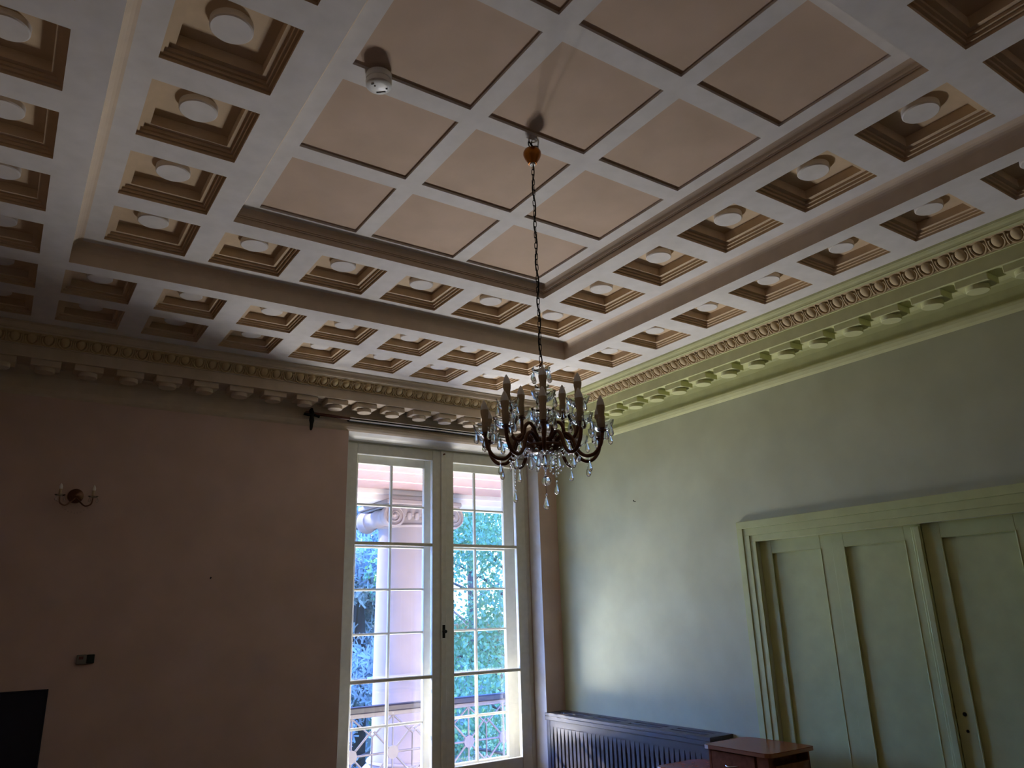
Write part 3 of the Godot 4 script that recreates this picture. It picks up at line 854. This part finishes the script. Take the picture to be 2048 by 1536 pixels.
func build_chandelier() -> void:
	var t := thing("chandelier", "fifteen light crystal chandelier with bronze arms hanging on a long chain", "chandelier", Vector3(0, 2.19, 0))
	var xf := Transform3D(Basis(), Vector3(0, -2.19, 0))
	var rng := RandomNumberGenerator.new()
	rng.seed = 11
	# hook, loose wires and canopy
	var hk := MB.new()
	hk.tube(smooth([Vector3(0, 3.93, 0), Vector3(0.0, 3.912, 0.0), Vector3(0.012, 3.900, 0), Vector3(0.008, 3.886, 0), Vector3(-0.006, 3.884, 0), Vector3(-0.01, 3.894, 0)], 4), same(0.003, 21), 6)
	put(t, "hook", hk.mesh(), mats.ironblack, xf)
	var wr := MB.new()
	wr.tube(smooth([Vector3(0.01, 3.87, 0.01), Vector3(-0.03, 3.905, 0.02), Vector3(0.0, 3.915, -0.02), Vector3(0.03, 3.90, -0.01), Vector3(-0.02, 3.895, -0.02), Vector3(0.02, 3.905, 0.01), Vector3(0.055, 3.915, -0.03), Vector3(0.075, 3.928, -0.05)], 5), same(0.0032, 36), 6)
	put(t, "loose_wire", wr.mesh(), mats.black, xf)
	var cn := MB.new()
	cn.lathe([Vector2(0.012, 3.806), Vector2(0.019, 3.806), Vector2(0.022, 3.815), Vector2(0.036, 3.838), Vector2(0.042, 3.855), Vector2(0.042, 3.868), Vector2(0.036, 3.879), Vector2(0.024, 3.884), Vector2(0, 3.885)], 28)
	put(t, "canopy", cn.mesh(), mats.brass, xf)
	var ci := MB.new()
	ci.lathe([Vector2(0, 3.800), Vector2(0.013, 3.800), Vector2(0.016, 3.806), Vector2(0, 3.806)], 20)
	put(t, "canopy_ring", ci.mesh(), mats.white_plastic, xf)
	# chain and cable
	var lk := MB.new()
	var lp := []
	for k in 14:
		var an := TAU * k / 14.0
		lp.append(Vector3(cos(an) * 0.0062, sin(an) * 0.0062 + signf(sin(an)) * 0.0095, 0))
	lk.tube(lp, same(0.0018, 14), 5, true)
	var lm := lk.mesh()
	var y := 3.79
	var k2 := 0
	while y > 2.83:
		put(t, "chain_link", lm, mats.ironblack, xf * Transform3D(Basis(Vector3.UP, k2 * PI / 2 + 0.5), Vector3(0, y, 0)))
		y -= 0.0272
		k2 += 1
	var cb := []
	for k in 60:
		var yy := 3.80 - 0.98 * k / 59.0
		cb.append(Vector3(0.006 * sin(k * 0.55), yy, 0.006 * cos(k * 0.55)))
	var cbl := MB.new()
	cbl.tube(cb, same(0.0028, 60), 6)
	put(t, "cable", cbl.mesh(), mats.black, xf)
	# stem
	var sm := MB.new()
	sm.lathe([Vector2(0, 2.39), Vector2(0.008, 2.39), Vector2(0.008, 2.44), Vector2(0.012, 2.47), Vector2(0.007, 2.50), Vector2(0.007, 2.56), Vector2(0.013, 2.575), Vector2(0.007, 2.59), Vector2(0.007, 2.80), Vector2(0.010, 2.81), Vector2(0.004, 2.822), Vector2(0, 2.822)], 14)
	put(t, "stem", sm.mesh(), mats.bronze, xf)
	var hub := MB.new()
	hub.lathe([Vector2(0, 2.420), Vector2(0.034, 2.423), Vector2(0.068, 2.434), Vector2(0.084, 2.448), Vector2(0.084, 2.456), Vector2(0.066, 2.464), Vector2(0.03, 2.470), Vector2(0, 2.472)], 30)
	put(t, "hub_dish", hub.mesh(), mats.bronze, xf)
	var gb := MB.new()
	gb.ball(Vector3(0, 2.530, 0), 0.037, 24, 14)
	put(t, "glass_ball", gb.mesh(), mats.crystal, xf)
	for c in [[2.59, 0.047, 0.032], [2.655, 0.042, 0.030], [2.700, 0.030, 0.022], [2.775, 0.038, 0.026]]:
		var gc := MB.new()
		gc.lathe([Vector2(0.008, c[0]), Vector2(c[1] * 0.5, c[0] + 0.003), Vector2(c[1] * 0.86, c[0] + c[2] * 0.45), Vector2(c[1], c[0] + c[2]), Vector2(c[1] * 0.93, c[0] + c[2] + 0.001), Vector2(c[1] * 0.78, c[0] + c[2] * 0.5), Vector2(c[1] * 0.45, c[0] + 0.009), Vector2(0.008, c[0] + 0.007)], 40, Transform3D(), 0.07, 10)
		put(t, "glass_cup", gc.mesh(), mats.crystal, xf)
	var bw := MB.new()
	bw.lathe([Vector2(0.006, 2.378), Vector2(0.024, 2.380), Vector2(0.043, 2.392), Vector2(0.053, 2.412), Vector2(0.056, 2.424), Vector2(0.052, 2.424), Vector2(0.048, 2.412), Vector2(0.038, 2.396), Vector2(0.02, 2.386), Vector2(0.006, 2.384)], 48, Transform3D(), 0.05, 12)
	put(t, "glass_bowl", bw.mesh(), mats.crystal, xf)
	# pear drop with its bead, hanging point at the origin
	var dp := MB.new()
	dp.lathe([Vector2(0, -0.062), Vector2(0.006, -0.060), Vector2(0.0105, -0.052), Vector2(0.0105, -0.046), Vector2(0.007, -0.032), Vector2(0.002, -0.018), Vector2(0, -0.017)], 8)
	dp.ball(Vector3(0, -0.010, 0), 0.0052, 8, 6)
	var dm := dp.mesh()
	var wl := MB.new()
	wl.tube([Vector3(0, 0.004, 0), Vector3(0, -0.006, 0)], [0.0012, 0.0012], 4)
	# finial under the bowl
	var fn := MB.new()
	for k in 4: fn.ball(Vector3(0, 2.374 - 0.011 * k, 0), 0.0055, 10, 6)
	put(t, "finial_beads", fn.mesh(), mats.crystal, xf)
	var fb := MB.new()
	fb.ball(Vector3(0.004, 2.312, 0), 0.0205, 20, 12)
	put(t, "finial_ball", fb.mesh(), mats.crystal, xf)
	var fw := MB.new()
	fw.tube([Vector3(0, 2.40, 0), Vector3(0.0, 2.25, 0)], [0.0012, 0.0012], 5)
	put(t, "finial_wire", fw.mesh(), mats.bronze, xf)
	var fc := MB.new()
	fc.lathe([Vector2(0, -0.066), Vector2(0.008, -0.062), Vector2(0.0125, -0.052), Vector2(0.012, -0.044), Vector2(0.007, -0.026), Vector2(0.002, -0.012), Vector2(0, -0.011)], 8)
	fc.ball(Vector3(0, -0.004, 0), 0.006, 8, 6)
	put(t, "finial_drop", fc.mesh(), mats.crystal, xf * Transform3D(Basis(), Vector3(0, 2.258, 0)))
	# arms: ten below, five above; each carries dish, candle sleeve, bulb and drops
	var cup := MB.new()
	cup.lathe([Vector2(0.010, -0.004), Vector2(0.024, -0.001), Vector2(0.037, 0.010), Vector2(0.0445, 0.026), Vector2(0.0485, 0.042), Vector2(0.0455, 0.043), Vector2(0.0410, 0.027), Vector2(0.033, 0.013), Vector2(0.020, 0.004), Vector2(0.010, 0.002)], 48, Transform3D(), 0.07, 8)
	var cupm := cup.mesh()
	var sk := MB.new()
	sk.lathe([Vector2(0, -0.012), Vector2(0.007, -0.012), Vector2(0.010, -0.004), Vector2(0.017, 0.0), Vector2(0.017, 0.005), Vector2(0.011, 0.008), Vector2(0.011, 0.014), Vector2(0, 0.014)], 18)
	var skm := sk.mesh()
	var sl := MB.new()
	sl.lathe([Vector2(0, 0.012), Vector2(0.0135, 0.012), Vector2(0.0140, 0.050), Vector2(0.0125, 0.068), Vector2(0.0138, 0.078), Vector2(0.0160, 0.088), Vector2(0.0172, 0.098), Vector2(0.0170, 0.106), Vector2(0, 0.107)], 18)
	var slm := sl.mesh()
	var bl := MB.new()
	bl.lathe([Vector2(0, 0.105), Vector2(0.0168, 0.106), Vector2(0.0155, 0.116), Vector2(0.0120, 0.128), Vector2(0.0070, 0.140), Vector2(0.0025, 0.148), Vector2(0, 0.150)], 18)
	var blm := bl.mesh()
	var lower := [Vector3(0.030, 2.452, 0), Vector3(0.060, 2.485, 0), Vector3(0.092, 2.502, 0), Vector3(0.120, 2.480, 0), Vector3(0.140, 2.430, 0), Vector3(0.172, 2.400, 0), Vector3(0.212, 2.405, 0), Vector3(0.240, 2.440, 0), Vector3(0.250, 2.484, 0)]
	var upper := [Vector3(0.024, 2.462, 0), Vector3(0.036, 2.520, 0), Vector3(0.058, 2.553, 0), Vector3(0.080, 2.540, 0), Vector3(0.090, 2.500, 0), Vector3(0.108, 2.478, 0), Vector3(0.134, 2.490, 0), Vector3(0.150, 2.540, 0), Vector3(0.153, 2.598, 0)]
	var face := atan2(-1.8213, 2.453)      # an arm of each tier points at the near side of the room
	for tier in [[lower, 10, 2.495], [upper, 5, 2.610]]:
		var am := MB.new()
		var path: Array = smooth(tier[0], 6)
		am.tube(path, same(0.0078, path.size()), 10)
		var ams := am.mesh()
		var tip: Vector3 = tier[0][-1]
		for k in tier[1]:
			var an: float = face - PI / 2 + TAU * k / tier[1] + (0.0 if tier[1] == 10 else 0.03)
			var bs := Basis(Vector3.UP, an)
			var arm := put(t, "arm", ams, mats.bronze, xf * Transform3D(bs, Vector3.ZERO))
			var top := Transform3D(Basis(Vector3(0.02 * rng.randfn(), 0, 0.02 * rng.randfn()).normalized(), 0.03) if true else Basis(), Vector3(tip.x, tier[2], 0))
			put(arm, "candle_socket", skm, mats.bronze, top)
			put(arm, "glass_dish", cupm, mats.crystal, top)
			put(arm, "candle_sleeve", slm, mats.sleeve, top)
			put(arm, "candle_bulb", blm, mats.bulb, top)
			for d in 3:
				var da := TAU * d / 3.0 + 0.4 + rng.randf() * 0.4
				put(arm, "crystal_drop", dm, mats.crystal, top * Transform3D(Basis(Vector3.UP, rng.randf() * TAU), Vector3(cos(da) * 0.046, 0.032, sin(da) * 0.046)))
			if tier[1] == 10:
				put(arm, "crystal_drop", dm, mats.crystal, Transform3D(Basis(Vector3.UP, rng.randf() * TAU), Vector3(0.190, 2.394, 0)))
	# drops round the crown cup and the bowl
	for k in 6:
		var an := TAU * k / 6.0 + 0.2
		put(t, "crystal_drop", dm, mats.crystal, xf * Transform3D(Basis(Vector3.UP, an), Vector3(cos(an) * 0.039, 2.797, sin(an) * 0.039)))
		put(t, "crystal_drop", dm, mats.crystal, xf * Transform3D(Basis(Vector3.UP, an), Vector3(cos(an + 0.4) * 0.058, 2.420, sin(an + 0.4) * 0.058)))
	for k in 5:
		var an := TAU * k / 5.0 + 0.5
		put(t, "crystal_drop", dm, mats.crystal, xf * Transform3D(Basis(Vector3.UP, an), Vector3(cos(an) * 0.046, 2.615, sin(an) * 0.046)))
	# swags of beads from arm to arm, and a few long strings
	for k in 10:
		var a0: float = face - PI / 2 + TAU * k / 10.0
		var sw := MB.new()
		var p0 := Vector3(cos(a0) * 0.150, 2.416, -sin(a0) * 0.150)
		var a1 := a0 + TAU / 10.0
		var p1 := Vector3(cos(a1) * 0.150, 2.416, -sin(a1) * 0.150)
		var sag := 0.055 if k % 3 == 1 else 0.025
		for i in 9:
			var f := i / 8.0
			var p := p0.lerp(p1, f) - Vector3(0, sag * 4.0 * f * (1.0 - f), 0)
			sw.ball(p, 0.0052, 8, 5)
		put(t, "bead_swag", sw.mesh(), mats.crystal, xf)
		var hb := MB.new()
		for i in 6:
			var f := i / 5.0
			var r := 0.066 + 0.06 * f
			hb.ball(Vector3(cos(a0 + 0.3) * r, 2.455 - 0.03 * sin(PI * f), -sin(a0 + 0.3) * r), 0.0048, 8, 5)
		put(t, "bead_string", hb.mesh(), mats.crystal, xf)
	for d in [[1.9, 0.12], [4.2, 0.10]]:
		var st := MB.new()
		for i in 9: st.ball(Vector3(cos(d[0]) * 0.14, 2.405 - 0.0125 * i, sin(d[0]) * 0.14), 0.0048, 8, 5)
		put(t, "bead_string", st.mesh(), mats.crystal, xf)
		put(t, "crystal_drop", dm, mats.crystal, xf * Transform3D(Basis(), Vector3(cos(d[0]) * 0.14, 2.295, sin(d[0]) * 0.14)))

func build_wall_things() -> void:
	# smoke detector on the ceiling rib
	var s := thing("smoke_detector", "round white smoke detector on the ceiling rib", "smoke detector", Vector3(-0.80, Y2 - 0.062, 0.045))
	var m := MB.new()
	m.lathe([Vector2(0, 0.0), Vector2(0.030, 0.001), Vector2(0.046, 0.004), Vector2(0.052, 0.010), Vector2(0.053, 0.028), Vector2(0.050, 0.030), Vector2(0.050, 0.034), Vector2(0.053, 0.036), Vector2(0.053, 0.062), Vector2(0, 0.062)], 40)
	put(s, "housing", m.mesh(), mats.white_plastic)
	var sl := MB.new()
	for p in [[-0.030, 0.010, 0.6, 0.012], [0.026, -0.012, 0.9, 0.020], [0.030, 0.012, 1.2, 0.008], [0.012, -0.024, 0.9, 0.020]]:
		sl.prism([Vector2(-0.0015, -p[3] / 2), Vector2(0.0015, -p[3] / 2), Vector2(0.0015, p[3] / 2), Vector2(-0.0015, p[3] / 2)], -0.002, 0.004, Transform3D(Basis(Vector3.UP, p[2]) * Basis(Vector3.RIGHT, PI / 2), Vector3(p[0], 0.002, p[1])))
	put(s, "vent_slot", sl.mesh(), mats.grey_plastic)
	var led := MB.new()
	led.ball(Vector3(-0.018, 0.001, 0.004), 0.004, 8, 5)
	put(s, "test_button", led.mesh(), mats.grey_plastic)
	# curtain rail under the cornice
	var r := thing("curtain_rail", "double aluminium curtain rail with a dark wooden end above the window", "curtain rail", Vector3(1.4, 3.38, -3.39))
	var xf := Transform3D(Basis(), -r.position)
	put(r, "upper_track", bx(Vector3(0.48, 3.409, -3.412), Vector3(2.62, 3.417, -3.378), 0.001), mats.alu, xf)
	put(r, "lower_track", bx(Vector3(0.48, 3.391, -3.412), Vector3(2.62, 3.398, -3.378), 0.001), mats.alu, xf)
	put(r, "track_slot", bx(Vector3(0.48, 3.390, -3.437), Vector3(2.62, 3.420, -3.400)), mats.black, xf)
	var po := MB.new()
	po.tube([Vector3(0.10, 3.412, -3.392), Vector3(0.30, 3.410, -3.392), Vector3(0.49, 3.404, -3.392)], [0.012, 0.013, 0.012], 12)
	put(r, "wooden_pole", po.mesh(), mats.wood_pole, xf)
	var br := MB.new()
	br.tube(smooth([Vector3(0.165, 3.46, -3.43), Vector3(0.15, 3.435, -3.40), Vector3(0.15, 3.40, -3.385), Vector3(0.152, 3.35, -3.385), Vector3(0.152, 3.30, -3.388), Vector3(0.150, 3.268, -3.390)], 4), [0.010, 0.012, 0.014, 0.016, 0.018, 0.021, 0.023, 0.022, 0.018, 0.016, 0.017, 0.020, 0.021, 0.018, 0.015, 0.014, 0.014, 0.013, 0.011, 0.009, 0.006], 10)
	br.tube(smooth([Vector3(0.085, 3.40, -3.388), Vector3(0.12, 3.395, -3.385), Vector3(0.16, 3.40, -3.384), Vector3(0.215, 3.388, -3.386)], 4), same(0.012, 13), 8)
	br.tube([Vector3(0.15, 3.42, -3.39), Vector3(0.15, 3.42, -3.437)], [0.009, 0.009], 8)
	put(r, "carved_bracket", br.mesh(), mats.ironblack, xf)
	# wall lamp
	var w := thing("wall_lamp", "small two armed crystal wall lamp on the dark wall", "wall lamp", Vector3(-1.445, 2.55, -D))
	var bp := MB.new()
	bp.lathe([Vector2(0, 0), Vector2(0.050, 0), Vector2(0.048, 0.012), Vector2(0.030, 0.022), Vector2(0.012, 0.034), Vector2(0, 0.036)], 26, Transform3D(Basis(Vector3.RIGHT, PI / 2), Vector3(0, 0.095, 0)))
	put(w, "back_plate", bp.mesh(), mats.bronze)
	var dp := MB.new()
	dp.lathe([Vector2(0, -0.045), Vector2(0.006, -0.042), Vector2(0.008, -0.034), Vector2(0.004, -0.018), Vector2(0, -0.012)], 8)
	var dm := dp.mesh()
	for g in [-1.0, 1.0]:
		var arm := MB.new()
		arm.tube(smooth([Vector3(0, 0.08, 0.03), Vector3(g * 0.03, 0.045, 0.06), Vector3(g * 0.06, 0.02, 0.08), Vector3(g * 0.092, 0.035, 0.09), Vector3(g * 0.098, 0.075, 0.09)], 5), same(0.005, 21), 8)
		var ao := put(w, "arm", arm.mesh(), mats.bronze)
		var c := MB.new()
		c.lathe([Vector2(0.006, 0.074), Vector2(0.020, 0.076), Vector2(0.032, 0.088), Vector2(0.030, 0.089), Vector2(0.018, 0.080), Vector2(0.006, 0.078)], 24, Transform3D(Basis(), Vector3(g * 0.098, 0, 0.09)), 0.06, 8)
		put(ao, "glass_dish", c.mesh(), mats.crystal)
		var ca := MB.new()
		ca.lathe([Vector2(0, 0.078), Vector2(0.009, 0.078), Vector2(0.009, 0.125), Vector2(0, 0.125)], 12, Transform3D(Basis(), Vector3(g * 0.098, 0, 0.09)))
		put(ao, "candle_sleeve", ca.mesh(), mats.sleeve)
		var bu := MB.new()
		bu.lathe([Vector2(0, 0.124), Vector2(0.010, 0.126), Vector2(0.012, 0.138), Vector2(0.007, 0.155), Vector2(0, 0.166)], 12, Transform3D(Basis(), Vector3(g * 0.098, 0, 0.09)))
		put(ao, "candle_bulb", bu.mesh(), mats.bulb)
		for d in 3:
			put(ao, "crystal_drop", dm, mats.crystal, Transform3D(Basis(), Vector3(g * 0.098 + 0.028 * cos(d * 2.1 + 0.3), 0.088, 0.09 + 0.028 * sin(d * 2.1 + 0.3))))
	var sw := MB.new()
	for i in 11:
		var f := i / 10.0
		sw.ball(Vector3(lerpf(-0.09, 0.09, f), 0.03 - 0.06 * 4.0 * f * (1.0 - f), 0.085), 0.005, 8, 5)
	put(w, "bead_swag", sw.mesh(), mats.crystal)
	# plaque and board
	var p := thing("wall_plaque", "tiny grey and dark green plaque on the wall above the navy board", "plaque", Vector3(-1.258, 1.554, -D))
	put(p, "grey_half", bx(Vector3(-0.052, 0, 0), Vector3(0.006, 0.058, 0.022), 0.003), mats.plaque_grey)
	put(p, "green_half", bx(Vector3(0.006, 0.002, 0), Vector3(0.052, 0.057, 0.020), 0.003), mats.plaque_green)
	put(p, "print_line", bx(Vector3(-0.040, 0.030, 0.0215), Vector3(-0.014, 0.048, 0.0226)), mats.wood_pole)
	var n := thing("notice_board", "plain dark navy board hung low on the pinkish wall", "board", Vector3(-1.95, 0.45, -D))
	put(n, "board_field", bx(Vector3(-0.495, 0.012, 0), Vector3(0.495, 0.953, 0.014)), mats.navy)
	var fr := MB.new()
	for b in [[-0.507, 0.0, -0.495, 0.965], [0.495, 0.0, 0.507, 0.965], [-0.495, 0.0, 0.495, 0.012], [-0.495, 0.953, 0.495, 0.965]]:
		fr.box(Vector3(b[0], b[1], 0), Vector3(b[2], b[3], 0.018), 0.002)
	put(n, "board_frame", fr.mesh(), mats.navy)
	# nails left in the plaster
	for k in [["bent nail in the greenish wall beside the window", Vector3(W, 2.686, -2.332), Vector3(-1, 0, 0)], ["nail stub in the pinkish wall left of the window", Vector3(-0.519, 2.097, -D), Vector3(0, 0, 1)]]:
		var na := thing("nail", k[0], "nail", k[1])
		var nm := MB.new()
		var dd: Vector3 = k[2]
		nm.tube(smooth([Vector3.ZERO, dd * 0.014, dd * 0.022 + Vector3(0, 0.004, 0)], 3), same(0.003, 7), 6)
		nm.ball(dd * 0.023 + Vector3(0, 0.005, 0), 0.0055, 8, 5)
		put(na, "shank", nm.mesh(), mats.ironblack)
